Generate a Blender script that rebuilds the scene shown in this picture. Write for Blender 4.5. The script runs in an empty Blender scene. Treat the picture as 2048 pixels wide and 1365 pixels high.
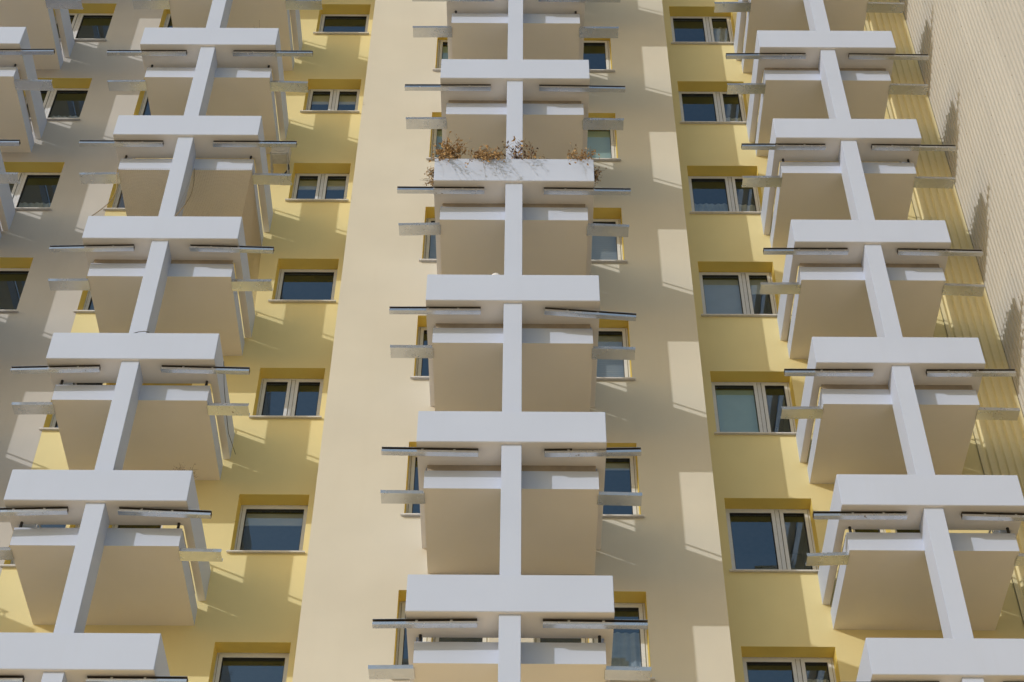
import bpy, bmesh, math, random
from mathutils import Vector, Matrix

random.seed(7)
S = bpy.context.scene
COL = S.collection
R = math.radians

# ------------------------------------------------------------------ camera
Z0 = 28.6                    # height of the reference planter row above the ground
cam_d = bpy.data.cameras.new('camera')
cam = bpy.data.objects.new('camera', cam_d)
COL.objects.link(cam)
cam_d.sensor_width = 36.0
cam_d.lens = 60.75
cam_d.clip_start = 0.1
cam_d.clip_end = 3000
_F = Vector((-0.004074, 0.677484, 0.735527))
_R = Vector((0.999977, -0.001235, 0.006677))
_U = Vector((-0.005432, -0.735537, 0.677463))
m = Matrix((( _R.x, _U.x, -_F.x, 0.0549), (_R.y, _U.y, -_F.y, -15.9743), (_R.z, _U.z, -_F.z, Z0 - 26.9888), (0, 0, 0, 1)))
cam.matrix_world = m
S.camera = cam

# ------------------------------------------------------------------ sky, sun, exposure
SUN_DIR = Vector((1.10, 1.0, -0.51)).normalized()        # direction the light travels
to_sun = -SUN_DIR
elev = math.asin(to_sun.z)
azim = math.atan2(to_sun.x, to_sun.y)
world = bpy.data.worlds.new('World')
S.world = world
world.use_nodes = True
nt = world.node_tree
nt.nodes.clear()
out = nt.nodes.new('ShaderNodeOutputWorld')
bg = nt.nodes.new('ShaderNodeBackground')
sky = nt.nodes.new('ShaderNodeTexSky')
sky.sky_type = 'NISHITA'
sky.sun_disc = False
sky.sun_elevation = elev
sky.sun_rotation = azim
sky.air_density = 1.6
sky.dust_density = 1.2
sky.ozone_density = 1.0
bg.inputs['Strength'].default_value = 0.15
nt.links.new(sky.outputs[0], bg.inputs[0])
nt.links.new(bg.outputs[0], out.inputs[0])

sun_d = bpy.data.lights.new('sun', 'SUN')
sun_d.energy = 2.0
sun_d.angle = R(0.5)
sun_d.color = (1.0, 0.99, 0.975)
sun = bpy.data.objects.new('sun', sun_d)
sun.rotation_euler = SUN_DIR.to_track_quat('-Z', 'Y').to_euler()
sun.location = (-30, -30, 60)
COL.objects.link(sun)

S.view_settings.view_transform = 'Standard'
S.view_settings.look = 'None'
S.view_settings.gamma = 1.0
S.view_settings.use_curve_mapping = False
S.view_settings.exposure = -0.26
S.cycles.max_bounces = 8
S.cycles.diffuse_bounces = 5
S.cycles.transparent_max_bounces = 12
S.cycles.caustics_reflective = False
S.cycles.caustics_refractive = False

# ------------------------------------------------------------------ materials
def new_mat(name):
    mt = bpy.data.materials.new(name)
    mt.use_nodes = True
    mt.node_tree.nodes.clear()
    return mt, mt.node_tree

def plaster(name, col, var=0.06, streak=0.05, rough=0.85, bump=0.12, grain=55.0, tint=(0.45, 0.38, 0.30)):
    """painted render: cloudy tone changes, faint run-off streaks, fine grain"""
    mt, t = new_mat(name)
    N = t.nodes.new; L = t.links.new
    o = N('ShaderNodeOutputMaterial'); b = N('ShaderNodeBsdfPrincipled')
    b.inputs['Roughness'].default_value = rough
    if 'Specular IOR Level' in b.inputs: b.inputs['Specular IOR Level'].default_value = 0.25
    geo = N('ShaderNodeNewGeometry')
    n1 = N('ShaderNodeTexNoise'); n1.inputs['Scale'].default_value = 0.9; n1.inputs['Detail'].default_value = 6
    L(geo.outputs['Position'], n1.inputs['Vector'])
    mp = N('ShaderNodeMapping'); mp.inputs['Scale'].default_value = (7.0, 7.0, 0.45)
    L(geo.outputs['Position'], mp.inputs['Vector'])
    n2 = N('ShaderNodeTexNoise'); n2.inputs['Scale'].default_value = 1.0; n2.inputs['Detail'].default_value = 5
    L(mp.outputs[0], n2.inputs['Vector'])
    n3 = N('ShaderNodeTexNoise'); n3.inputs['Scale'].default_value = grain; n3.inputs['Detail'].default_value = 3
    L(geo.outputs['Position'], n3.inputs['Vector'])
    hsv = N('ShaderNodeHueSaturation'); hsv.inputs['Color'].default_value = (*col, 1)
    mr = N('ShaderNodeMapRange'); mr.inputs['From Min'].default_value = 0.3; mr.inputs['From Max'].default_value = 0.7
    mr.inputs['To Min'].default_value = 1 - var; mr.inputs['To Max'].default_value = 1 + var
    L(n1.outputs['Fac'], mr.inputs['Value']); vsrc = mr.outputs[0]
    if name.endswith('steel'):      # every sheet weathers a little differently
        oi = N('ShaderNodeObjectInfo'); mo = N('ShaderNodeMapRange'); mo.inputs['To Min'].default_value = 0.955; mo.inputs['To Max'].default_value = 1.035
        L(oi.outputs['Random'], mo.inputs['Value']); mm = N('ShaderNodeMath'); mm.operation = 'MULTIPLY'
        L(mo.outputs[0], mm.inputs[0]); L(mr.outputs[0], mm.inputs[1]); vsrc = mm.outputs[0]
    L(vsrc, hsv.inputs['Value'])
    mr2 = N('ShaderNodeMapRange'); mr2.inputs['From Min'].default_value = 0.52; mr2.inputs['From Max'].default_value = 0.78
    mr2.inputs['To Min'].default_value = 0.0; mr2.inputs['To Max'].default_value = streak * 4
    L(n2.outputs['Fac'], mr2.inputs['Value'])
    mx = N('ShaderNodeMix'); mx.data_type = 'RGBA'
    L(mr2.outputs[0], mx.inputs['Factor']); L(hsv.outputs[0], mx.inputs['A'])
    mx.inputs['B'].default_value = (col[0]*tint[0]*1.5, col[1]*tint[1]*1.6, col[2]*tint[2]*1.6, 1)
    L(mx.outputs['Result'], b.inputs['Base Color'])
    bp = N('ShaderNodeBump'); bp.inputs['Strength'].default_value = bump; bp.inputs['Distance'].default_value = 0.01
    ad = N('ShaderNodeMath'); ad.operation = 'ADD'
    ml = N('ShaderNodeMath'); ml.operation = 'MULTIPLY'; ml.inputs[1].default_value = 3.0
    L(n1.outputs['Fac'], ml.inputs[0]); L(ml.outputs[0], ad.inputs[0]); L(n3.outputs['Fac'], ad.inputs[1])
    L(ad.outputs[0], bp.inputs['Height']); L(bp.outputs[0], b.inputs['Normal'])
    L(b.outputs[0], o.inputs[0])
    return mt

def simple(name, col, rough=0.6, metal=0.0, var=0.1, scale=12.0, col2=None):
    mt, t = new_mat(name)
    N = t.nodes.new; L = t.links.new
    o = N('ShaderNodeOutputMaterial'); b = N('ShaderNodeBsdfPrincipled')
    b.inputs['Metallic'].default_value = metal
    geo = N('ShaderNodeNewGeometry')
    n = N('ShaderNodeTexNoise'); n.inputs['Scale'].default_value = scale; n.inputs['Detail'].default_value = 6
    L(geo.outputs['Position'], n.inputs['Vector'])
    cr = N('ShaderNodeValToRGB')
    a = col2 if col2 else tuple(max(0, c*(1-var)) for c in col)
    c = col if col2 else tuple(min(1, c*(1+var)) for c in col)
    cr.color_ramp.elements[0].position = 0.35; cr.color_ramp.elements[1].position = 0.65
    cr.color_ramp.elements[0].color = (*a, 1); cr.color_ramp.elements[1].color = (*c, 1)
    L(n.outputs['Fac'], cr.inputs[0]); L(cr.outputs[0], b.inputs['Base Color'])
    mr = N('ShaderNodeMapRange'); mr.inputs['To Min'].default_value = rough*0.8; mr.inputs['To Max'].default_value = min(1, rough*1.2)
    L(n.outputs['Fac'], mr.inputs['Value']); L(mr.outputs[0], b.inputs['Roughness'])
    L(b.outputs[0], o.inputs[0])
    return mt

def galvanised(name):
    """zinc sheet: bright spangle, rust blooms and dirty edges"""
    mt, t = new_mat(name)
    N = t.nodes.new; L = t.links.new
    o = N('ShaderNodeOutputMaterial'); b = N('ShaderNodeBsdfPrincipled')
    geo = N('ShaderNodeNewGeometry')
    v = N('ShaderNodeTexVoronoi'); v.inputs['Scale'].default_value = 16
    L(geo.outputs['Position'], v.inputs['Vector'])
    n = N('ShaderNodeTexNoise'); n.inputs['Scale'].default_value = 3.5; n.inputs['Detail'].default_value = 4; n.inputs['Roughness'].default_value = 0.6
    L(geo.outputs['Position'], n.inputs['Vector'])
    n2 = N('ShaderNodeTexNoise'); n2.inputs['Scale'].default_value = 28; n2.inputs['Detail'].default_value = 3
    L(geo.outputs['Position'], n2.inputs['Vector'])
    cr = N('ShaderNodeValToRGB')
    cr.color_ramp.elements[0].color = (0.66, 0.67, 0.69, 1); cr.color_ramp.elements[1].color = (0.72, 0.73, 0.75, 1)
    L(v.outputs['Color'], cr.inputs[0])
    mul = N('ShaderNodeMath'); mul.operation = 'MULTIPLY'
    L(n.outputs['Fac'], mul.inputs[0]); L(n2.outputs['Fac'], mul.inputs[1])
    rr = N('ShaderNodeMapRange'); rr.inputs['From Min'].default_value = 0.43; rr.inputs['From Max'].default_value = 0.50
    L(mul.outputs[0], rr.inputs['Value'])
    mx = N('ShaderNodeMix'); mx.data_type = 'RGBA'; mx.inputs['B'].default_value = (0.20, 0.13, 0.07, 1)
    L(rr.outputs[0], mx.inputs['Factor']); L(cr.outputs[0], mx.inputs['A'])
    L(mx.outputs['Result'], b.inputs['Base Color'])
    inv = N('ShaderNodeMapRange'); inv.inputs['To Min'].default_value = 0.95; inv.inputs['To Max'].default_value = 0.15
    L(rr.outputs[0], inv.inputs['Value']); L(inv.outputs[0], b.inputs['Metallic'])
    r2 = N('ShaderNodeMapRange'); r2.inputs['To Min'].default_value = 0.16; r2.inputs['To Max'].default_value = 0.36
    L(n.outputs['Fac'], r2.inputs['Value']); L(r2.outputs[0], b.inputs['Roughness'])
    L(b.outputs[0], o.inputs[0])
    return mt

def glass_mat(name, tint=(0.86, 0.90, 0.90), f0=0.20):
    mt, t = new_mat(name)
    N = t.nodes.new; L = t.links.new
    o = N('ShaderNodeOutputMaterial')
    tr = N('ShaderNodeBsdfTransparent'); tr.inputs[0].default_value = (*tint, 1)
    gl = N('ShaderNodeBsdfGlossy'); gl.inputs['Roughness'].default_value = 0.015; gl.inputs['Color'].default_value = (0.66, 0.84, 1.0, 1)
    geo = N('ShaderNodeNewGeometry')
    dt = N('ShaderNodeVectorMath'); dt.operation = 'DOT_PRODUCT'
    L(geo.outputs['Normal'], dt.inputs[0]); L(geo.outputs['Incoming'], dt.inputs[1])
    ab = N('ShaderNodeMath'); ab.operation = 'ABSOLUTE'; L(dt.outputs['Value'], ab.inputs[0])
    su = N('ShaderNodeMath'); su.operation = 'SUBTRACT'; su.inputs[0].default_value = 1.0; L(ab.outputs[0], su.inputs[1])
    pw = N('ShaderNodeMath'); pw.operation = 'POWER'; pw.inputs[1].default_value = 5.0; L(su.outputs[0], pw.inputs[0])
    fr = N('ShaderNodeMapRange'); fr.inputs['To Min'].default_value = f0; fr.inputs['To Max'].default_value = 1.0
    L(pw.outputs[0], fr.inputs['Value'])
    n = N('ShaderNodeTexNoise'); n.inputs['Scale'].default_value = 1.6; n.inputs['Detail'].default_value = 2
    L(geo.outputs['Position'], n.inputs['Vector'])
    bp = N('ShaderNodeBump'); bp.inputs['Strength'].default_value = 0.02; bp.inputs['Distance'].default_value = 0.02
    L(n.outputs['Fac'], bp.inputs['Height']); L(bp.outputs[0], gl.inputs['Normal'])
    mx = N('ShaderNodeMixShader')
    L(fr.outputs[0], mx.inputs[0]); L(tr.outputs[0], mx.inputs[1]); L(gl.outputs[0], mx.inputs[2])
    L(mx.outputs[0], o.inputs[0])
    return mt

M = {}
M['white'] = plaster('white_paint', (0.525, 0.595, 0.76), 0.02, 0.01, 0.7, 0.05, 40)
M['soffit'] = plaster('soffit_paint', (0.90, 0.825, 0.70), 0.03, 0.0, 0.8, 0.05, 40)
M['underside'] = plaster('warm_bounce_white', (0.88, 0.83, 0.76), 0.03, 0.0, 0.8, 0.05, 40)  # the same white, with warm bounce light put into its colour
M['cream'] = plaster('cream_render', (0.655, 0.615, 0.52), 0.035, 0.008)
M['yellow'] = plaster('yellow_render', (0.79, 0.685, 0.365), 0.035, 0.008)
M['pink'] = plaster('pinkish_render', (0.535, 0.51, 0.48), 0.05, 0.015)
M['ochre'] = plaster('ochre_reveal', (0.88, 0.70, 0.20), 0.05, 0.01)
M['clad'] = plaster('cream_sheet_steel', (0.56, 0.54, 0.495), 0.03, 0.015, 0.5, 0.0)
M['clad_yellow'] = plaster('yellow_sheet_steel', (0.77, 0.69, 0.43), 0.03, 0.015, 0.5, 0.0)
M['pvc'] = simple('white_pvc', (0.68, 0.71, 0.78), 0.35, 0, 0.03)
M['sill'] = simple('sill_stone', (0.66, 0.64, 0.62), 0.5, 0, 0.06, 20)
M['gasket'] = simple('rubber_gasket', (0.05, 0.05, 0.05), 0.7)
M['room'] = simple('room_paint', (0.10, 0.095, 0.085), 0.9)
M['zinc'] = galvanised('galvanised_sheet')
M['zinc_shade'] = simple('zinc_inner_shade', (0.10, 0.08, 0.06), 0.6)  # zinc darkened to paint in the shade inside the channel
M['board'] = simple('shade_brown_board', (0.40, 0.335, 0.26), 0.8, 0, 0.08, 8)  # pale board; the shade under the planter is painted in as brown
M['black'] = simple('black_steel', (0.02, 0.02, 0.022), 0.5)
M['steel'] = simple('painted_steel_rail', (0.42, 0.42, 0.42), 0.5)
M['soil'] = simple('dry_soil', (0.10, 0.07, 0.045), 0.95, 0, 0.3, 30)
M['glass'] = glass_mat('window_glass')
M['blind_blue'] = simple('grey_blue_blind', (0.46, 0.49, 0.53), 0.8, 0, 0.05, 3)
M['blind_teal'] = simple('green_grey_blind', (0.50, 0.65, 0.59), 0.8, 0, 0.05, 3)
M['blind_cream'] = simple('cream_blind', (0.62, 0.56, 0.42), 0.8, 0, 0.05, 3)
M['curtain'] = simple('net_curtain', (0.40, 0.45, 0.52), 0.9, 0, 0.12, 6)
M['curtain_white'] = simple('pale_curtain', (0.62, 0.60, 0.55), 0.9, 0, 0.12, 6)
M['ground'] = plaster('pale_paving', (0.74, 0.60, 0.43), 0.10, 0.0, 0.9, 0.3, 3.0)
M['stem'] = simple('dry_stem', (0.20, 0.12, 0.055), 0.9, 0, 0.3, 30)
M['leaf_rust'] = simple('rust_dry_leaf', (0.54, 0.36, 0.16), 0.85, 0, 0.3, 25, (0.30, 0.17, 0.07))
M['leaf_dark'] = simple('dark_dry_leaf', (0.17, 0.09, 0.05), 0.85, 0, 0.3, 25, (0.05, 0.025, 0.02))
M['leaf_tan'] = simple('tan_dry_leaf', (0.62, 0.42, 0.20), 0.85, 0, 0.3, 25, (0.34, 0.20, 0.085))
M['leaf_green'] = simple('green_leaf', (0.07, 0.11, 0.03), 0.6, 0, 0.3, 25)
M['lavender'] = simple('dry_lavender', (0.23, 0.20, 0.22), 0.9, 0, 0.3, 25)
M['net'] = simple('net_twine', (0.34, 0.26, 0.16), 0.9)
M['globe'] = simple('opal_plastic', (0.80, 0.80, 0.80), 0.25, 0, 0.02)
M['ac'] = simple('grey_sheet_metal', (0.55, 0.54, 0.52), 0.5)
M['terracotta'] = simple('terracotta', (0.35, 0.16, 0.09), 0.8)
M['bamboo'] = simple('bamboo_stick', (0.50, 0.45, 0.32), 0.6)

# ------------------------------------------------------------------ mesh helpers
class MB:
    """collects simple solids and links them as one mesh object"""
    def __init__(self):
        self.v = []; self.f = []; self.mi = []
    def quad(self, a, b, c, d, mi=0):
        n = len(self.v); self.v += [tuple(a), tuple(b), tuple(c), tuple(d)]
        self.f.append((n, n+1, n+2, n+3)); self.mi.append(mi)
    def tri(self, a, b, c, mi=0):
        n = len(self.v); self.v += [tuple(a), tuple(b), tuple(c)]
        self.f.append((n, n+1, n+2)); self.mi.append(mi)
    def box(self, x0, x1, y0, y1, z0, z1, mi=0, bottom=None):
        n = len(self.v)
        self.v += [(x0,y0,z0),(x1,y0,z0),(x1,y1,z0),(x0,y1,z0),(x0,y0,z1),(x1,y0,z1),(x1,y1,z1),(x0,y1,z1)]
        for k, f in enumerate([(0,3,2,1),(4,5,6,7),(0,1,5,4),(1,2,6,5),(2,3,7,6),(3,0,4,7)]):
            self.f.append(tuple(n+i for i in f))
            self.mi.append(bottom if (k == 0 and bottom is not None) else mi)
    def extrude_x(self, prof, x0, x1, mi=0):
        """closed (y,z) profile swept along x, with end caps"""
        n = len(self.v); k = len(prof)
        self.v += [(x0, y, z) for y, z in prof] + [(x1, y, z) for y, z in prof]
        for i in range(k):
            j = (i+1) % k
            self.f.append((n+i, n+j, n+k+j, n+k+i)); self.mi.append(mi)
        self.f.append(tuple(n+i for i in reversed(range(k)))); self.mi.append(mi)
        self.f.append(tuple(n+k+i for i in range(k))); self.mi.append(mi)
    def tube(self, pts, r, sides=6, mi=0, r2=None):
        pts = [Vector(p) for p in pts]
        n = len(self.v); N = len(pts)
        for i, p in enumerate(pts):
            d = (pts[min(i+1, N-1)] - pts[max(i-1, 0)])
            if d.length < 1e-9: d = Vector((0, 0, 1))
            d.normalize()
            a = d.cross(Vector((0.31, 0.17, 0.93)))
            if a.length < 1e-3: a = d.cross(Vector((1, 0, 0)))
            a.normalize(); b = d.cross(a)
            rr = r if r2 is None else r + (r2-r)*i/max(1, N-1)
            for s in range(sides):
                t = 2*math.pi*s/sides
                self.v.append(tuple(p + (a*math.cos(t) + b*math.sin(t))*rr))
        for i in range(N-1):
            for s in range(sides):
                s2 = (s+1) % sides
                self.f.append((n+i*sides+s, n+i*sides+s2, n+(i+1)*sides+s2, n+(i+1)*sides+s)); self.mi.append(mi)
        self.f.append(tuple(n+s for s in reversed(range(sides)))); self.mi.append(mi)
        self.f.append(tuple(n+(N-1)*sides+s for s in range(sides))); self.mi.append(mi)
    def mesh(self, name, mats, bevel=0.0, smooth=False):
        me = bpy.data.meshes.new(name)
        me.from_pydata(self.v, [], self.f)
        for mt in mats: me.materials.append(mt)
        me.polygons.foreach_set('material_index', self.mi)
        if bevel or smooth:
            bm = bmesh.new(); bm.from_mesh(me)
            bmesh.ops.remove_doubles(bm, verts=bm.verts, dist=1e-5)
            bmesh.ops.recalc_face_normals(bm, faces=bm.faces)
            if bevel:
                ed = [e for e in bm.edges if len(e.link_faces) == 2 and e.calc_face_angle(0) > 0.6]
                bmesh.ops.bevel(bm, geom=ed, offset=bevel, segments=2, affect='EDGES', clamp_overlap=True)
            if smooth:
                for f in bm.faces: f.smooth = True
            bm.to_mesh(me); bm.free()
        me.update()
        return me
    def build(self, name, mats, parent=None, bevel=0.0, smooth=False):
        if not isinstance(mats, (list, tuple)): mats = [mats]
        return link(name, self.mesh(name, mats, bevel, smooth), parent)

def link(name, me, parent=None):
    o = bpy.data.objects.new(name, me)
    COL.objects.link(o)
    if parent: o.parent = parent
    return o

def tag(o, label=None, cat=None, group=None, kind=None):
    if label: o['label'] = label
    if cat: o['category'] = cat
    if group: o['group'] = group
    if kind: o['kind'] = kind
    return o

def empty(name, loc, label=None, cat=None, group=None):
    o = bpy.data.objects.new(name, None)
    o.location = loc; o.empty_display_size = 0.3
    COL.objects.link(o)
    return tag(o, label, cat, group)

# ------------------------------------------------------------------ layout (metres)
H = 2.75                                   # storey height
YC, YW = 2.104, 3.266                      # projecting bay wall, recessed wall
XL, XC, XR, XF = -5.573, -0.034, 5.576, -10.18
YO = {'F': YW-YC, 'L': YW-YC, 'C': 0.0, 'R': YW-YC}
XX = {'F': XF, 'L': XL, 'C': XC, 'R': XR}
BAY0, BAY1 = -2.806, 2.828
XEND, XSTRIP, XSIDE = -17.0, 7.12, 8.02
ZTOP = Z0 + 16.0
KS = range(-2, 6)

# ------------------------------------------------------------------ ground
g = MB(); g.quad((-900, -900, 0), (900, -900, 0), (900, 900, 0), (-900, 900, 0))
tag(g.build('ground', M['ground']), kind='structure')

# ------------------------------------------------------------------ building
block = empty('apartment_building', (0, YW, 0),
              'tall yellow and cream apartment block with stacked white cross shaped balconies', 'building')
def bpart(o):                       # parent to the block, keep world placement
    o.parent = block
    o.matrix_parent_inverse = Matrix.Translation((0, -YW, 0))
    return o

# openings: name -> list of (x0, x1, z0rel, z1rel), repeated each storey
OPEN = {
    'F': [(XF+0.51, XF+1.81, 0.06, 1.47)],
    'L': [(XL-1.78, XL-1.02, 0.06, 1.47), (XL-0.97, XL-0.48, -0.83, 1.25), (XL-0.42, XL+0.40, -0.83, 1.25), (XL+1.45, XL+2.50, 0.35, 1.48)],
    'C': [(XC-1.50, XC-1.07, 0.05, 1.47), (XC-1.03, XC-0.28, -0.83, 1.36), (XC+0.30, XC+1.02, -0.83, 1.36), (XC+1.06, XC+1.80, 0.05, 1.47)],
    'R': [(XR-2.44, XR-1.14, 0.05, 1.46), (XR-0.60, XR-0.05, -0.83, 1.25), (XR+0.02, XR+0.72, -0.83, 1.25)],
}
REVEAL = 0.24
def wall_with_holes(name, x0, x1, Y, key, mat):
    holes = []
    for k in KS:
        for (a, b, c, d) in OPEN[key]:
            holes.append((a, b, Z0 - H*k + c, Z0 - H*k + d))
    xs = sorted({x0, x1, *[h[0] for h in holes], *[h[1] for h in holes]})
    zs = sorted({0.0, ZTOP, *[h[2] for h in holes], *[h[3] for h in holes]})
    mb = MB()
    for i in range(len(xs)-1):
        run = None
        for j in range(len(zs)-1):
            cx, cz = (xs[i]+xs[i+1])/2, (zs[j]+zs[j+1])/2
            hole = any(h[0] < cx < h[1] and h[2] < cz < h[3] for h in holes)
            if not hole:
                if run is None: run = zs[j]
            if (hole or j == len(zs)-2) and run is not None:
                top = zs[j] if hole else zs[j+1]
                mb.quad((xs[i], Y, run), (xs[i+1], Y, run), (xs[i+1], Y, top), (xs[i], Y, top), 0)
                run = None
    for (a, b, c, d) in holes:
        y1 = Y + REVEAL + 0.10
        mb.quad((a, Y, d), (b, Y, d), (b, y1, d), (a, y1, d), 1)          # head
        mb.quad((a, Y, c), (a, y1, c), (b, y1, c), (b, Y, c), 1)          # bed
        mb.quad((a, Y, c), (a, Y, d), (a, y1, d), (a, y1, c), 1)
        mb.quad((b, Y, c), (b, y1, c), (b, y1, d), (b, Y, d), 1)
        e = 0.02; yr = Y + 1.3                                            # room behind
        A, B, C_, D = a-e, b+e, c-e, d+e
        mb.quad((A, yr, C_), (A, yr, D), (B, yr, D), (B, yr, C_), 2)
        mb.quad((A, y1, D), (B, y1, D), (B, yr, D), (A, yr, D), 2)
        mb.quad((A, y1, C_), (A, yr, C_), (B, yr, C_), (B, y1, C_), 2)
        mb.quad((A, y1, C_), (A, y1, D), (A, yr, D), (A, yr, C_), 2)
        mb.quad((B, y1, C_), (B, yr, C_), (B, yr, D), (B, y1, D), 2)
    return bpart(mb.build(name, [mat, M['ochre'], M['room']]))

w = wall_with_holes('wall', XEND, -7.352, YW, 'F', M['pink']); w['label'] = 'grey pink rendered wall section'
w = wall_with_holes('wall', -7.352, BAY0, YW, 'L', M['yellow']); w['label'] = 'yellow rendered recessed wall section'
w = wall_with_holes('wall', BAY0, BAY1, YC, 'C', M['cream']); w['label'] = 'cream rendered projecting wall section'
w = wall_with_holes('wall', BAY1, XSTRIP, YW, 'R', M['yellow']); w['label'] = 'yellow rendered recessed wall section'
r = MB()
r.quad((BAY0, YC, 0), (BAY0, YC, ZTOP), (BAY0, YW, ZTOP), (BAY0, YW, 0))
r.quad((BAY1, YC, 0), (BAY1, YW, 0), (BAY1, YW, ZTOP), (BAY1, YC, ZTOP))
bpart(r.build('wall_return', M['cream']))
core = MB(); core.box(XEND, XSIDE + 0.6, YW + 1.5, YW + 12, 0.0, ZTOP + 0.2)
core.box(XEND, XSIDE + 0.6, YC - 0.25, YW + 1.45, ZTOP + 0.005, ZTOP + 0.3)
core.box(XEND - 0.3, XEND - 0.004, YW, YW + 1.45, 0.0, ZTOP)
bpart(core.build('roof_and_rear_wall', M['cream']))

# ------------------------------------------------------------------ sheet cladding
def trapezoid(length, pitch=0.1305, crest=0.062, slope=0.018, depth=0.04):
    """(along, out) polyline of the ribbed sheet"""
    p = []; s = 0.0
    valley = pitch - crest - 2*slope
    while s < length:
        p += [(s, depth), (s+crest, depth), (s+crest+slope, 0.0), (s+crest+slope+valley, 0.0)]
        s += pitch
    return [(min(a, length), b) for a, b in p]

clad = empty('clad_side_wing', (XSIDE, -2.0, 0), 'cream side wing clad in vertically ribbed metal sheet at the right', 'building')
YS0 = -11.0
def cladding_sheet(name, parent, prof_world, x_inv, mat='clad'):
    mb = MB()
    for (a, b) in zip(prof_world[:-1], prof_world[1:]):
        mb.quad((a[0], a[1], 0), (b[0], b[1], 0), (b[0], b[1], ZTOP), (a[0], a[1], ZTOP))
    o = mb.build(name, M[mat], parent)
    o.matrix_parent_inverse = Matrix.Translation(x_inv)
    return o
n_sheet = 12; span = (YW + 0.02 - YS0); per = 0.1305*9
y = YW + 0.02; i = 0
while y > YS0:
    ln = min(per, y - YS0)
    pr = [(XSIDE - b - 0.002*(i % 2), y - a) for a, b in trapezoid(ln)]
    cs = cladding_sheet('cladding_sheet', clad, pr, (-XSIDE, 2.0, 0))
    fx = MB(); yy = y - 0.031
    for q in range(int(ZTOP/0.55)):
        zq = 0.3 + 0.55*q
        fx.box(XSIDE - 0.046 - 0.002*(i % 2), XSIDE - 0.036, yy - 0.006, yy + 0.006, zq - 0.006, zq + 0.006)
    fo = fx.build('sheet_fixings', M['stem'], cs); fo['kind'] = 'stuff'
    y -= per; i += 1
bd = MB(); bd.box(XSIDE + 0.02, XSIDE + 6.0, YS0, YW + 1.4, 0, ZTOP)
o = bd.build('wing_wall', M['clad'], clad); o.matrix_parent_inverse = Matrix.Translation((-XSIDE, 2.0, 0))
pr = [(XSTRIP + a, YW - b + 0.012) for a, b in trapezoid(XSIDE - XSTRIP)]
bpart(cladding_sheet('cladding_sheet', None, pr, (0, 0, 0), 'clad_yellow'))

# ------------------------------------------------------------------ windows
_wcache = {}
def curtain_mesh(x0, x1, z0, z1, y, amp=0.012, wl=0.11):
    mb = MB(); n = max(8, int((x1-x0)/0.02)); ph = random.random()*6
    P = []
    for i in range(n+1):
        x = x0 + (x1-x0)*i/n
        P.append((x, y + amp*math.sin(x/wl*6.28 + ph) + amp*0.5*math.sin(x/wl*2.3 + 2*ph)))
    for (a, b) in zip(P[:-1], P[1:]):
        mb.quad((a[0], a[1], z0), (b[0], b[1], z0), (b[0], b[1], z1), (a[0], a[1], z1))
    return mb

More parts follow.
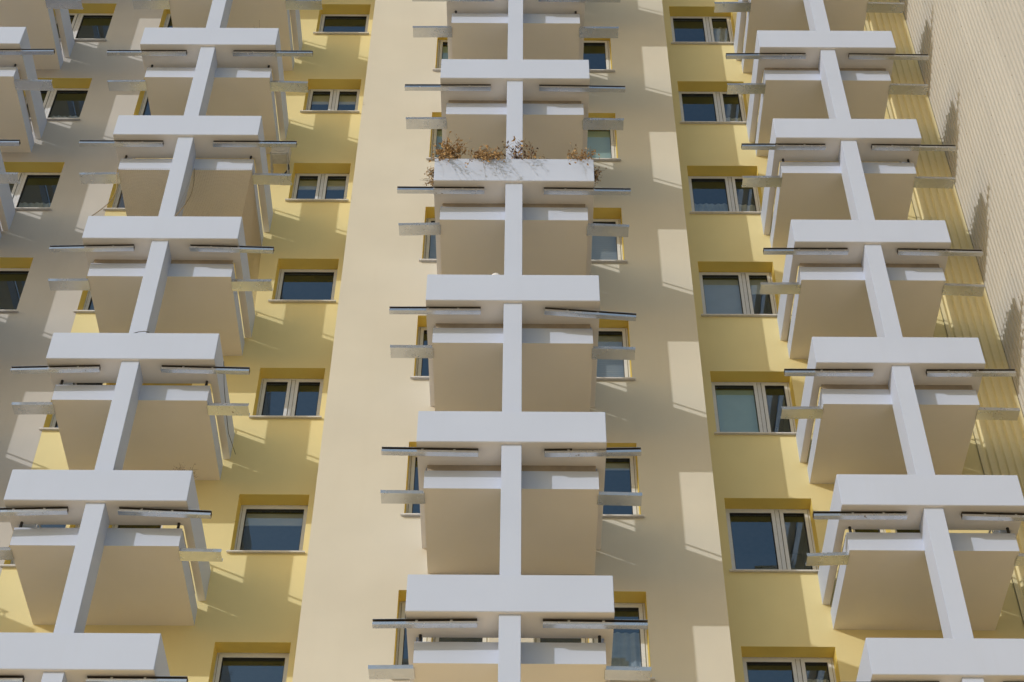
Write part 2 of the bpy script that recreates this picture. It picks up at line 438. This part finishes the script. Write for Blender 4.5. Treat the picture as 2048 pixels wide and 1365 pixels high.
def make_window(name, x0, x1, z0, z1, Y, splits=(), covers=(), sill=True, sash_dark=()):
    """frame > sash, pane, sill, blind or curtain.  splits: fractions of the width; covers: (pane, kind, fraction down)"""
    yf = Y + REVEAL
    F_ = 0.045
    fr = MB()
    fr.box(x0+0.001, x0+F_, yf, yf+0.07, z0+0.001, z1-0.001)
    fr.box(x1-F_, x1-0.001, yf, yf+0.07, z0+0.001, z1-0.001)
    fr.box(x0+F_, x1-F_, yf, yf+0.07, z1-F_, z1-0.001)
    fr.box(x0+F_, x1-F_, yf, yf+0.07, z0+0.001, z0+0.05)
    xs = [x0+F_] + [x0+(x1-x0)*s for s in splits] + [x1-F_]
    for s in xs[1:-1]:
        fr.box(s-0.045, s+0.045, yf+0.004, yf+0.066, z0+0.05, z1-F_)
    root = bpart(fr.build(name, M['pvc'], bevel=0.004))
    cells = []
    for i in range(len(xs)-1):
        a = xs[i] + (0.045 if i else 0); b = xs[i+1] - (0.045 if i < len(xs)-2 else 0)
        cells.append((a, b))
        c, d = z0+0.05, z1-F_
        s = MB(); w_ = 0.052; g_ = 0.004; ys, ye = yf-0.012, yf+0.05
        a2, b2, c2, d2 = a+g_-0.012, b-g_+0.012, c+g_-0.012, d-g_+0.012
        s.box(a2, a2+w_, ys, ye, c2, d2); s.box(b2-w_, b2, ys, ye, c2, d2)
        s.box(a2+w_, b2-w_, ys, ye, c2, c2+w_); s.box(a2+w_, b2-w_, ys, ye, d2-w_, d2)
        gk = 0.006
        s.box(a2+w_, a2+w_+gk, ys+0.006, ye-0.01, c2+w_, d2-w_, 1); s.box(b2-w_-gk, b2-w_, ys+0.006, ye-0.01, c2+w_, d2-w_, 1)
        s.box(a2+w_+gk, b2-w_-gk, ys+0.006, ye-0.01, d2-w_-gk, d2-w_, 1); s.box(a2+w_+gk, b2-w_-gk, ys+0.006, ye-0.01, c2+w_, c2+w_+gk, 1)
        gq = 0.007; y0q, y1q = yf-0.0025, yf+0.012
        s.box(a2-gq, a2, y0q, y1q, c2-gq, d2+gq, 1); s.box(b2, b2+gq, y0q, y1q, c2-gq, d2+gq, 1)
        s.box(a2, b2, y0q, y1q, d2, d2+gq, 1); s.box(a2, b2, y0q, y1q, c2-gq, c2, 1)
        so = s.build('sash', [M['pvc'], M['gasket']], root)
        p = MB(); p.quad((a2+w_, yf+0.03, c2+w_), (b2-w_, yf+0.03, c2+w_), (b2-w_, yf+0.03, d2-w_), (a2+w_, yf+0.03, d2-w_))
        p.build('pane', M['glass'], root)
    for (i, kind, frac) in covers:
        a, b = cells[i]
        c, d = z0+0.10, z1-0.09
        zc = d - (d-c)*frac
        if kind.startswith('blind'):
            q = MB(); q.box(a+0.03, b-0.03, yf+0.10, yf+0.105, zc, d); q.tube([(a+0.03, yf+0.103, zc), (b-0.03, yf+0.103, zc)], 0.011)
            q.build('blind', M[kind], root)
        elif kind == 'slats':
            q = MB(); n = int((d-zc)/0.05)
            for j in range(n):
                z = d - 0.05*j
                q.box(a+0.03, b-0.03, yf+0.10, yf+0.135, z-0.004, z); q.quad((a+0.03, yf+0.10, z-0.004), (b-0.03, yf+0.10, z-0.004), (b-0.03, yf+0.125, z-0.042), (a+0.03, yf+0.125, z-0.042))
            q.build('blind', M['blind_blue'], root)
        else:
            curtain_mesh(a-0.02, b+0.02, c-0.05, zc if frac < 1 else d, yf+0.22).build('curtain', M[kind], root) if frac >= 1 else \
                curtain_mesh(a-0.02, b+0.02, c-0.05, c + (d-c)*frac, yf+0.22).build('curtain', M[kind], root)
    if sill:
        q = MB(); q.extrude_x([(Y-0.055, z0-0.012), (Y-0.055, z0-0.035), (Y-0.045, z0-0.035), (Y-0.045, z0-0.022), (yf+0.002, z0-0.002), (yf+0.002, z0+0.012)], x0-0.045, x1+0.045)
        q.build('window_sill', M['sill'], root)
    else:
        q = MB(); q.box(x0+0.001, x1-0.001, Y+0.02, yf-0.002, z0-0.001, z0+0.02); q.build('threshold', M['sill'], root)
    return root

rows = lambda k: Z0 - H*k
covers_R = {-1: [(1, 'curtain_white', 1)], 0: [(0, 'curtain', 0.45), (1, 'curtain_white', 0.6)], 1: [(0, 'curtain', 0.62), (1, 'curtain_white', 0.6)],
            2: [(0, 'blind_blue', 1), (1, 'blind_blue', 0.3)], 3: [(0, 'blind_teal', 1)], 4: [], 5: [(1, 'curtain_white', 0.9)]}
covers_L = {-1: [], 0: [(0, 'blind_cream', 0.3), (1, 'blind_cream', 0.3)], 1: [(0, 'blind_cream', 0.28), (1, 'blind_cream', 0.28)], 2: [], 3: [], 4: [(0, 'blind_blue', 0.24)], 5: []}
covers_C = {-1: [], 0: [(0, 'curtain', 0.5)], 1: [(0, 'blind_teal', 1)], 2: [(0, 'slats', 1)], 3: [(0, 'slats', 1)], 4: [(0, 'blind_blue', 0.1)], 5: [(0, 'curtain', 0.8)]}
for k in KS:
    z = rows(k)
    a, b, c, d = OPEN['R'][0]; make_window('window', a, b, z+c, z+d, YW, (0.62,), covers_R.get(k, []))
    a, b, c, d = OPEN['L'][3]
    make_window('window', a, b, z+c, z+d, YW, (0.5,) if k in (0, 1, 3) else (), covers_L.get(k, []))
    a, b, c, d = OPEN['L'][0]; make_window('window', a, b, z+c, z+d, YW, (), [])
    a, b, c, d = OPEN['C'][3]; make_window('window', a, b, z+c, z+d, YC, (), covers_C.get(k, []))
    a, b, c, d = OPEN['C'][0]; make_window('window', a, b, z+c, z+d, YC, (), [(0, 'slats', 1)] if k == 2 else ([(0, 'blind_teal', 1)] if k in (0, 1) else []))
    if k < 4:
        a, b, c, d = OPEN['F'][0]; make_window('window', a, b, z+c, z+d, YW, (0.38,), [(1, 'curtain', 0.55)] if k in (-1, 0, 1) else [])
    for col, ids in (('L', (1, 2)), ('C', (1, 2)), ('R', (1, 2))):
        for i in ids:
            a, b, c, d = OPEN[col][i]
            make_window('balcony_door', a, b, z+c, z+d, YW if col != 'C' else YC, (), [], sill=False)

# ------------------------------------------------------------------ balconies
PW, PH, PB = 1.2213, 0.5556, 0.50          # planter half width, height, trough depth
UB, UT, UY, UX = -0.9915, -0.6818, 0.412, 1.125
DEP = YC
def planter_mesh():
    bm = bmesh.new()
    t = 0.107
    prof = [(-PW, 0), (PW, 0), (PW, DEP+0.01), (PW-t, DEP+0.01), (PW-t, PB), (-PW+t, PB), (-PW+t, DEP+0.01), (-PW, DEP+0.01)]
    vs = [bm.verts.new((x, y, -PH)) for x, y in prof]
    f = bm.faces.new(vs)
    r_ = bmesh.ops.extrude_face_region(bm, geom=[f])
    for v in r_['geom']:
        if isinstance(v, bmesh.types.BMVert): v.co.z = 0.0
    bmesh.ops.recalc_face_normals(bm, faces=bm.faces)
    ed = [e for e in bm.edges if e.calc_face_angle(0) > 0.6]
    bmesh.ops.bevel(bm, geom=ed, offset=0.006, segments=2, affect='EDGES')
    # sunk bed in the trough top
    me = bpy.data.meshes.new('planter')
    bm.to_mesh(me); bm.free()
    me.materials.append(M['white']); me.materials.append(M['underside'])
    for pl in me.polygons:
        if pl.normal.z < -0.9: pl.material_index = 1
    return me
def soil_mesh():
    mb = MB(); mb.box(-PW+0.1, PW-0.1, 0.08, PB-0.08, -0.02, 0.012); return mb.mesh('soil_bed', [M['soil']])
def slab_mesh():
    mb = MB(); mb.box(-UX, UX, UY, DEP+0.01, UB, UB+0.155, 0, bottom=1)
    return mb.mesh('floor_slab', [M['white'], M['soffit']])
def parapet_mesh():
    mb = MB(); z0 = UB+0.155; t = 0.085
    mb.box(-UX, UX, UY, UY+t, z0, UT)
    mb.box(-UX, -UX+t, UY+t, DEP+0.01, z0, UT); mb.box(UX-t, UX, UY+t, DEP+0.01, z0, UT)
    return mb.mesh('parapet', [M['white']])
def fin_mesh():
    mb = MB(); mb.box(-0.129, 0.129, 0.05, 0.44, -H-0.0, -PH+0.02)
    return mb.mesh('divider_fin', [M['white']], bevel=0.004)
def upper_spout_mesh(s):
    """long folded sheet channel slung under the planter: top plate, web, floor and front lip"""
    mb = MB(); t = 0.004; y0, y1 = 0.0, 0.075; h = 0.082
    prof = [(y1, 0), (y0, 0), (y0, -0.004), (y1-t, -0.004), (y1-t, -h+t), (y0+t, -h+t), (y0+t, -0.042), (y0, -0.042), (y0, -h), (y1, -h)]
    L_ = 1.27
    mb.extrude_x(prof, min(0, L_*s), max(0, L_*s))
    for i in (2, 3, 4, 5): mb.mi[i] = 1  # inside faces take the painted shade
    for x in (0.30, 0.72):
        x *= s
        mb.box(min(x, x+0.03*s), max(x, x+0.03*s), y0+0.01, y0+0.02, -0.0415, -0.001)
    return mb.mesh('gutter_spout', [M['zinc'], M['zinc_shade']])
def lower_spout_mesh(s):
    """short wide open gutter through the balcony side"""
    mb = MB(); t = 0.004; w_, h = 0.20, 0.055
    prof = [(0, h), (t, h), (t, t), (w_-t, t), (w_-t, h), (w_, h), (w_, 0), (0, 0)]
    mb.extrude_x(prof, 0, 0.535*s) if s > 0 else mb.extrude_x(prof, 0.535*s, 0)
    x = 0.535*s
    mb.box(min(x-0.006*s, x+0.004*s), max(x-0.006*s, x+0.004*s), -0.004, 0.0, 0.0, h)
    return mb.mesh('scupper', [M['zinc']])
def peg_mesh():
    mb = MB(); mb.tube([(0, 0, UT-0.01), (0, 0, -PH+0.01)], 0.020, 8); return mb.mesh('support_peg', [M['black']])
def rail_mesh():
    mb = MB(); X = PW-0.10; z = 0.135
    mb.tube([(-X, DEP-0.02, z), (-X, 0.33, z), (X, 0.33, z), (X, DEP-0.02, z)], 0.017, 6)
    for x in (-X, X):
        for y in (0.36, 1.2, 2.0): mb.tube([(x, y, -0.02), (x, y, z)], 0.011, 5)
    return mb.mesh('handrail', [M['steel']])

def infill_mesh():
    mb = MB(); mb.box(-UX+0.03, UX-0.03, UY+0.03, UY+0.05, UT-0.002, -PH+0.002)
    return mb.mesh('infill_or_light_stop', [M['board']])
def side_light_stop_mesh():
    mb = MB(); mb.box(-0.01, 0.01, 0.60, 1.93, UT-0.002, -PH+0.002)  # added board, cuts the light through the side slot to a small patch
    return mb.mesh('infill_or_light_stop', [M['board']])
def side_light_stop_full_mesh():
    mb = MB(); mb.box(-0.01, 0.01, 0.505, DEP-0.01, UT-0.002, -PH+0.002)  # added full length board, stops all light through the side slot
    return mb.mesh('infill_or_light_stop', [M['board']])
ME = dict(side_light_stop_full=side_light_stop_full_mesh(), infill=infill_mesh(), side_light_stop=side_light_stop_mesh(), slab=slab_mesh(), planter=planter_mesh(), parapet=parapet_mesh(), fin=fin_mesh(), usl=upper_spout_mesh(-1), usr=upper_spout_mesh(1),
          lsl=lower_spout_mesh(-1), lsr=lower_spout_mesh(1), peg=peg_mesh(), rail=rail_mesh(), soil=soil_mesh())
def make_balcony():
    """balcony (its floor slab) > planter, parapet, fin, spouts, scuppers, pegs, rail"""
    b = link('balcony', ME['slab'])
    for nm, key, loc in (('planter', 'planter', (0, 0, 0)), ('parapet', 'parapet', (0, 0, 0)), ('divider_fin', 'fin', (0, 0, 0)),
                         ('gutter_spout', 'usl', (-0.37, 0.115, -PH-0.002)), ('gutter_spout', 'usr', (0.37, 0.115, -PH-0.002)),
                         ('scupper', 'lsl', (-UX+0.01, 0.50, UB-0.012)), ('scupper', 'lsr', (UX-0.01, 0.50, UB-0.012)),
                         ('support_peg', 'peg', (-1.06, 0.452, 0)), ('support_peg', 'peg', (1.06, 0.452, 0)), ('handrail', 'rail', (0, 0, 0)),
                         ('soil_bed', 'soil', (0, 0, 0)), ('infill_or_light_stop', 'infill', (0, 0, 0)), ('infill_or_light_stop', 'side_light_stop', (-UX+0.04, 0, 0)), ('infill_or_light_stop', 'side_light_stop', (UX-0.04, 0, 0))):
        o = link(nm, ME[key], b); o.location = loc
    return b
proto = make_balcony()
def copy_balcony(src, closed):
    c = src.copy(); COL.objects.link(c)
    for ch in src.children:
        if ch.data == (ME['peg'] if closed else ME['infill']): continue
        d = ch.copy(); COL.objects.link(d); d.parent = c
        if closed and ch.data == ME['side_light_stop']: d.data = ME['side_light_stop_full']
    return c
SLOPE = {('C', 3, 'R'): 6.0, ('C', 4, 'R'): -1.6, ('C', 4, 'L'): -0.3, ('L', 2, 'R'): 2.6, ('L', 1, 'R'): 0.6, ('L', 3, 'R'): 1.2, ('L', 4, 'R'): 2.8,
         ('L', 2, 'L'): 1.4, ('L', 3, 'L'): 1.6, ('L', 4, 'L'): 2.4, ('L', 1, 'L'): 0.3}
LEN = {-2: 1.16, -1: 1.16, 0: 1.13, 1: 1.11, 2: 1.04, 3: 1.01, 4: 0.98, 5: 0.965}      # channels were cut to length floor by floor
SLEN = {-2: 1.3, -1: 1.3, 0: 1.28, 1: 1.24, 2: 1.18, 3: 1.12, 4: 1.05, 5: 1.0}
SHIFT = {('C', 2): 0.09, ('C', 3): 0.09, ('C', 4): 0.06, ('L', 0, 'R'): 0.09, ('L', 1, 'R'): 0.08, ('L', 2, 'R'): 0.10, ('L', 3, 'R'): 0.07, ('L', 4, 'R'): -0.06, ('L', 2, 'L'): 0.05, ('L', 3, 'L'): 0.08, ('R', 4, 'L'): -0.03}
BALC = {}
CLOSED = {('C', 1), ('C', 2), ('C', 3), ('C', 4), ('L', 2), ('R', 0), ('R', 2), ('R', 3), ('F', 1)}   # board fills the slot under the planter
for col in ('F', 'L', 'C', 'R'):
    for k in KS:
        if col == 'F' and k > 4: continue
        b = copy_balcony(proto, (col, k) in CLOSED)
        b.location = (XX[col], YO[col], rows(k))
        bpart(b)
        BALC[(col, k)] = b
        for ch in b.children:
            n = ch.name.split('.')[0]
            side = 'L' if ch.location.x < 0 else 'R'
            s = -1 if side == 'L' else 1
            if n == 'gutter_spout':
                sl = SLOPE.get((col, k, side), random.uniform(-0.4, 1.0))
                ch.rotation_euler = (0, R(sl)*s, R(random.uniform(-0.6, 0.6)))
                ch.scale.x = LEN[k]
                ch.location.x += random.uniform(-0.01, 0.01) + s*SHIFT.get((col, k, side), SHIFT.get((col, k), 0.02))
                ch.location.z -= 0.004
            if n == 'scupper':
                ch.scale.x = SLEN[k]
                ch.rotation_euler = (0, R(random.uniform(0.2, 2.4))*s, R(random.uniform(-0.8, 0.8)))
for ch in list(proto.children): bpy.data.objects.remove(ch)
bpy.data.objects.remove(proto)
BALC[('C', 2)]['label'] = 'balcony with dried brown plants growing along its white planter'
BALC[('L', 2)]['label'] = 'balcony with brown bird netting stretched above its planter'

# ------------------------------------------------------------------ dried plants
def dried_plant(label, base_pts, height, spread, lean, n_stem, leaf, leaf_n, leaf_size, group='dried plants on the planted balcony', seed=0, droop=0.3, name='dried_plant', cat='plant', hang=0):
    """stems rooted at base_pts (world), each with scattered curled leaves"""
    rnd = random.Random(seed)
    bx = sum(p[0] for p in base_pts)/len(base_pts); by = sum(p[1] for p in base_pts)/len(base_pts); bz = base_pts[0][2]
    root = empty(name, (bx, by, bz), label, cat, group)
    st = MB(); lf = MB()
    for i in range(n_stem + hang):
        hg = i >= n_stem
        p = Vector(rnd.choice(base_pts)) - Vector((bx, by, bz)) + Vector((rnd.uniform(-.03, .03), rnd.uniform(-.03, .03), 0))
        hgt = height*rnd.uniform(0.35, 1.0)
        d = Vector((rnd.gauss(0, spread) + lean[0], rnd.gauss(0, spread) + lean[1], 1.0))
        dr = droop
        if hg:
            d = Vector((rnd.gauss(0.05, .45), -1.0, 0.45)); hgt = rnd.uniform(0.22, 0.42); dr = rnd.uniform(1.0, 1.7)
        d.normalize()
        pts = []
        for j in range(7):
            t = j/6
            q = p + d*hgt*t + Vector((rnd.gauss(0, .012), rnd.gauss(0, .012), -dr*hgt*t*t))
            pts.append(q)
        st.tube(pts, 0.0045, 4, 0, 0.0018)
        for _ in range(rnd.randint(1, 3)):
            j = rnd.randint(2, 5); q = pts[j]
            e = q + Vector((rnd.gauss(0, .07), rnd.gauss(0, .07), rnd.uniform(-.03, .09)))
            st.tube([q, (q+e)/2 + Vector((0, 0, .01)), e], 0.0026, 3, 0, 0.0012)
            pts.append(e)
        for _ in range(leaf_n):
            q = rnd.choice(pts[1:]) + Vector((rnd.gauss(0, .022), rnd.gauss(0, .022), rnd.gauss(0, .022)))
            u = Vector((rnd.gauss(0, 1), rnd.gauss(0, 1), rnd.gauss(0, 1))).normalized()
            v = u.cross(Vector((rnd.gauss(0, 1), rnd.gauss(0, 1), rnd.gauss(0, 1)))).normalized()
            n = u.cross(v); sz = leaf_size*rnd.uniform(0.5, 1.3)
            a, b, c, e = q - u*sz, q + v*sz*0.55 + n*sz*.3, q + u*sz, q - v*sz*0.55 + n*sz*.3
            mi = 0 if rnd.random() < 0.6 else 1
            lf.tri(a, b, c, mi); lf.tri(a, c, e, mi)
    st.build('stems', M['stem'], root)
    o = lf.build('foliage', leaf, root); o['kind'] = 'stuff'
    return root
ZP = rows(2)
xr = lambda a, b, n, y=0.10: [(a + (b-a)*i/(n-1), y, ZP) for i in range(n)]
dried_plant('tall bushy clump of rusty dried leaves on the left end of the planter', xr(-1.16, -0.92, 8, 0.04), 0.52, 0.24, (0.02, -0.35), 36, [M['leaf_rust'], M['leaf_tan']], 11, 0.026, seed=1, droop=0.35, hang=8)
dried_plant('low dried clump spilling over the planter just left of the central fin', xr(-0.60, -0.28, 10, 0.04), 0.30, 0.36, (0.05, -0.75), 16, [M['leaf_tan'], M['leaf_rust']], 9, 0.026, seed=2, droop=0.6, hang=16)
dried_plant('dark seed headed dried stems leaning across the central fin', xr(0.06, 0.30, 7, 0.05), 0.56, 0.20, (-0.42, -0.42), 14, [M['leaf_dark'], M['leaf_rust']], 8, 0.028, seed=3, droop=0.3, hang=4)
dried_plant('short sandy dried clump near the right end of the planter', xr(0.80, 1.12, 7, 0.05), 0.36, 0.36, (0.05, -0.50), 14, [M['leaf_tan'], M['leaf_rust']], 8, 0.024, seed=4, droop=0.45, hang=5)
dried_plant('sparse dried sprigs hanging off the left side wall of the planter', [(-1.235, 0.30 + .06*i, ZP - .02) for i in range(6)], 0.36, 0.3, (-0.55, -0.3), 30, [M['leaf_tan'], M['leaf_rust']], 8, 0.021, seed=5, droop=0.95)
dried_plant('small dried tuft hanging off the right side wall of the planter', [(1.185, 0.25 + .05*i, ZP - .02) for i in range(4)], 0.28, 0.25, (0.30, -0.3), 20, [M['leaf_rust'], M['leaf_dark']], 9, 0.021, seed=6, droop=1.2)
zl = rows(4); yl = YO['L']
dried_plant('grey dried lavender tuft on the right corner of the lower left planter', [(XL + 1.0 + .04*i, yl + 0.14, zl) for i in range(5)], 0.15, 0.45, (0.1, -0.5), 34, [M['lavender'], M['lavender']], 7, 0.010, group=None, seed=7, droop=0.4)
zt = rows(0)
dried_plant('tiny dry weed on the top edge of the upper left planter', [(XL + 0.80 + .03*i, yl + 0.12, zt) for i in range(3)], 0.10, 0.5, (0, -0.4), 10, [M['leaf_dark'], M['leaf_rust']], 4, 0.010, group=None, seed=8)

# ------------------------------------------------------------------ bird netting on one balcony
def net_panel(mb, grid, nu, nv, w_=0.0022):
    """grid(u,v)->point or None; strands as thin crossed ribbons"""
    def strand(a, b):
        d = (b-a); L_ = d.length
        if L_ < 1e-6: return
        s = d.cross(Vector((0.0, 0.677, 0.735))); 
        if s.length < 1e-6: return
        s.normalize(); s *= w_/2
        mb.quad(a-s, a+s, b+s, b-s)
    P = [[grid(i/nu, j/nv) for j in range(nv+1)] for i in range(nu+1)]
    for i in range(nu+1):
        for j in range(nv+1):
            if P[i][j] is None: continue
            if i < nu and P[i+1][j] is not None: strand(P[i][j], P[i+1][j])
            if j < nv and P[i][j+1] is not None: strand(P[i][j], P[i][j+1])
zk, zs = rows(2), rows(1) + UB
def front(xa0, xb0, xa1, xb1):
    def f(u, v):       # v 0 top .. 1 bottom
        sag = 0.19*math.sin(math.pi*v**1.3)*max(0.0, 1 - u*1.5) if xa0 < -1 else 0.0
        x0 = xa0 + (xb0-xa0)*u + sag; x1 = xa1 + (xb1-xa1)*u + sag
        bow = 0.10*math.sin(math.pi*v)*math.sin(math.pi*u)
        return Vector((XL + x0 + (x1-x0)*v, yl + UY - 0.01 - (UY - 0.05)*v + bow, zs + 0.02 + (zk - zs)*v))
    return f
def side(sgn, y_top, y_bot):
    def f(u, v):
        cut = y_top + (y_bot - y_top)*(v**2.2)
        y0 = UY - 0.01 - (UY - 0.05)*v
        yy = y0 + (cut - y0)*u
        return Vector((XL + sgn*(UX + 0.005 + (PW-UX-0.02)*v) , yl + yy, zs + 0.02 + (zk - zs)*v))
    return f
n1 = MB(); net_panel(n1, front(-UX, -0.14, -PW+.02, -0.14), 26, 42);
n1.tube([front(-UX, -0.14, -PW+.02, -0.14)(0, j/20) for j in range(21)], 0.008, 5)
tag(n1.build('bird_net', M['net']), 'slack brown bird net left of the fin, sagging to the planter corner', 'net', 'bird nets on one balcony')
n2 = MB(); net_panel(n2, front(0.16, UX, 0.14, PW-.02), 26, 42); net_panel(n2, side(1, 2.06, 2.06), 40, 42)
n2.tube([front(0.16, UX, 0.14, PW-.02)(0.0 + 0.10*math.sin(math.pi*j/20), j/20) for j in range(21)], 0.008, 5)
tag(n2.build('bird_net', M['net']), 'wide brown bird net right of the fin, wrapping round the balcony side', 'net', 'bird nets on one balcony')

# ------------------------------------------------------------------ small things
z = rows(3)
gl = empty('globe_lamp', (-0.285, 0.13, z), 'small white globe lamp peeping over a planter beside the central fin', 'lamp')
mb = MB(); mb.tube([(0, 0, 0), (0, 0, 0.05)], 0.02, 8); mb.build('stem', M['steel'], gl)
bm = bmesh.new(); bmesh.ops.create_uvsphere(bm, u_segments=20, v_segments=12, radius=0.075)
for f in bm.faces: f.smooth = True
me = bpy.data.meshes.new('globe'); bm.to_mesh(me); bm.free(); me.materials.append(M['globe'])
o = link('globe', me, gl); o.location = (0, 0, 0.075)

def cable(label, pts, r=0.005):
    mb = MB(); mb.tube(pts, r, 5); return tag(mb.build('cable', M['black']), label, 'cable')
z = rows(3)
cable('thin black cable end lying over the front of a left planter below the fin', [(XL - 0.06, yl + 0.044, z + 0.035), (XL + 0.02, yl + 0.03, z + 0.055), (XL + 0.12, yl - 0.004, z + 0.03), (XL + 0.19, yl - 0.008, z + 0.005)], 0.006)
cable('black cable running down the side of a left planter to the wall', [(XL + PW + 0.006, yl + 0.55, z - 0.02), (XL + PW + 0.008, yl + 0.85, z - 0.25), (XL + PW + 0.008, yl + 1.25, z - 0.36), (XL + PW + 0.008, yl + 1.65, z - 0.44), (XL + PW + 0.07, yl + 2.09, z - 0.46)], 0.004)

# air conditioner on brackets at the side of a left balcony
za = rows(1)
ac = empty('air_conditioner', (XL + PW + 0.02, YW - 0.30, za + 1.16), 'grey outdoor air conditioner on wall brackets beside an upper left balcony', 'air conditioner')
mb = MB(); mb.box(-0.17, 0.17, -0.12, 0.12, 0.03, 0.40); mb.build('casing', M['ac'], ac, bevel=0.02)
mb = MB(); mb.tube([(0.0, -0.122, 0.22), (0.0, -0.130, 0.22)], 0.12, 20); mb.build('fan_grille', M['ac'], ac)
for x in (-0.15, 0.15):
    mb = MB(); mb.box(x-0.015, x+0.015, -0.16, 0.255, 0.0, 0.03); mb.box(x-0.015, x+0.015, 0.225, 0.255, -0.25, 0.0); mb.tube([(x, -0.12, 0.0), (x, 0.23, -0.22)], 0.012, 5)
    mb.build('bracket', M['steel'], ac)
mb = MB(); mb.tube([(0.14, 0.08, 0.05), (0.16, 0.14, -0.06), (0.08, 0.22, -0.16), (0.03, 0.25, -0.34)], 0.018, 6); mb.build('pipe', M['black'], ac)

# plants behind panes
def pot_plant(x, y, z, label, n, hgt, seed, stick=False):
    rnd = random.Random(seed)
    root = empty('potted_plant', (x, y, z), label, 'potted plant')
    mb = MB(); mb.tube([(0, 0, 0), (0, 0, 0.12)], 0.055, 12, 0, 0.075); mb.build('pot', M['terracotta'], root)
    if stick:
        for dx, tx in ((-0.10, -0.22), (0.03, -0.03), (0.14, 0.14)):
            mb = MB(); mb.tube([(dx*.3, 0, 0.1), (tx, -0.03, 0.1 + hgt*rnd.uniform(.8, 1.05))], 0.005, 5); mb.build('stick', M['bamboo'], root)
    lf = MB()
    for i in range(n):
        a = rnd.uniform(0, 6.28); L_ = hgt*rnd.uniform(.4, .9); d = Vector((math.cos(a), math.sin(a)*.5, rnd.uniform(.4, 1.3))).normalized()
        s = Vector((-math.sin(a), math.cos(a), 0))*0.018
        p0, p1 = Vector((0, 0, .12)), Vector((0, 0, .12)) + d*L_*.6
        p2 = p1 + Vector((d.x, d.y, d.z*-.2))*L_*.4
        lf.quad(p0-s*.3, p0+s*.3, p1+s, p1-s); lf.tri(p1-s, p1+s, p2)
    lf.build('leaves', M['leaf_green'], root)
pot_plant(XC + 1.42, YC + REVEAL + 0.24, rows(4) + 0.03, 'leafy green pot plant behind the window right of the central balconies', 26, 0.34, 3)
pot_plant(XC + 1.50, YC + REVEAL + 0.20, rows(5) + 0.03, 'pot plant with three pale sticks behind the lowest central window', 16, 0.42, 4, True)
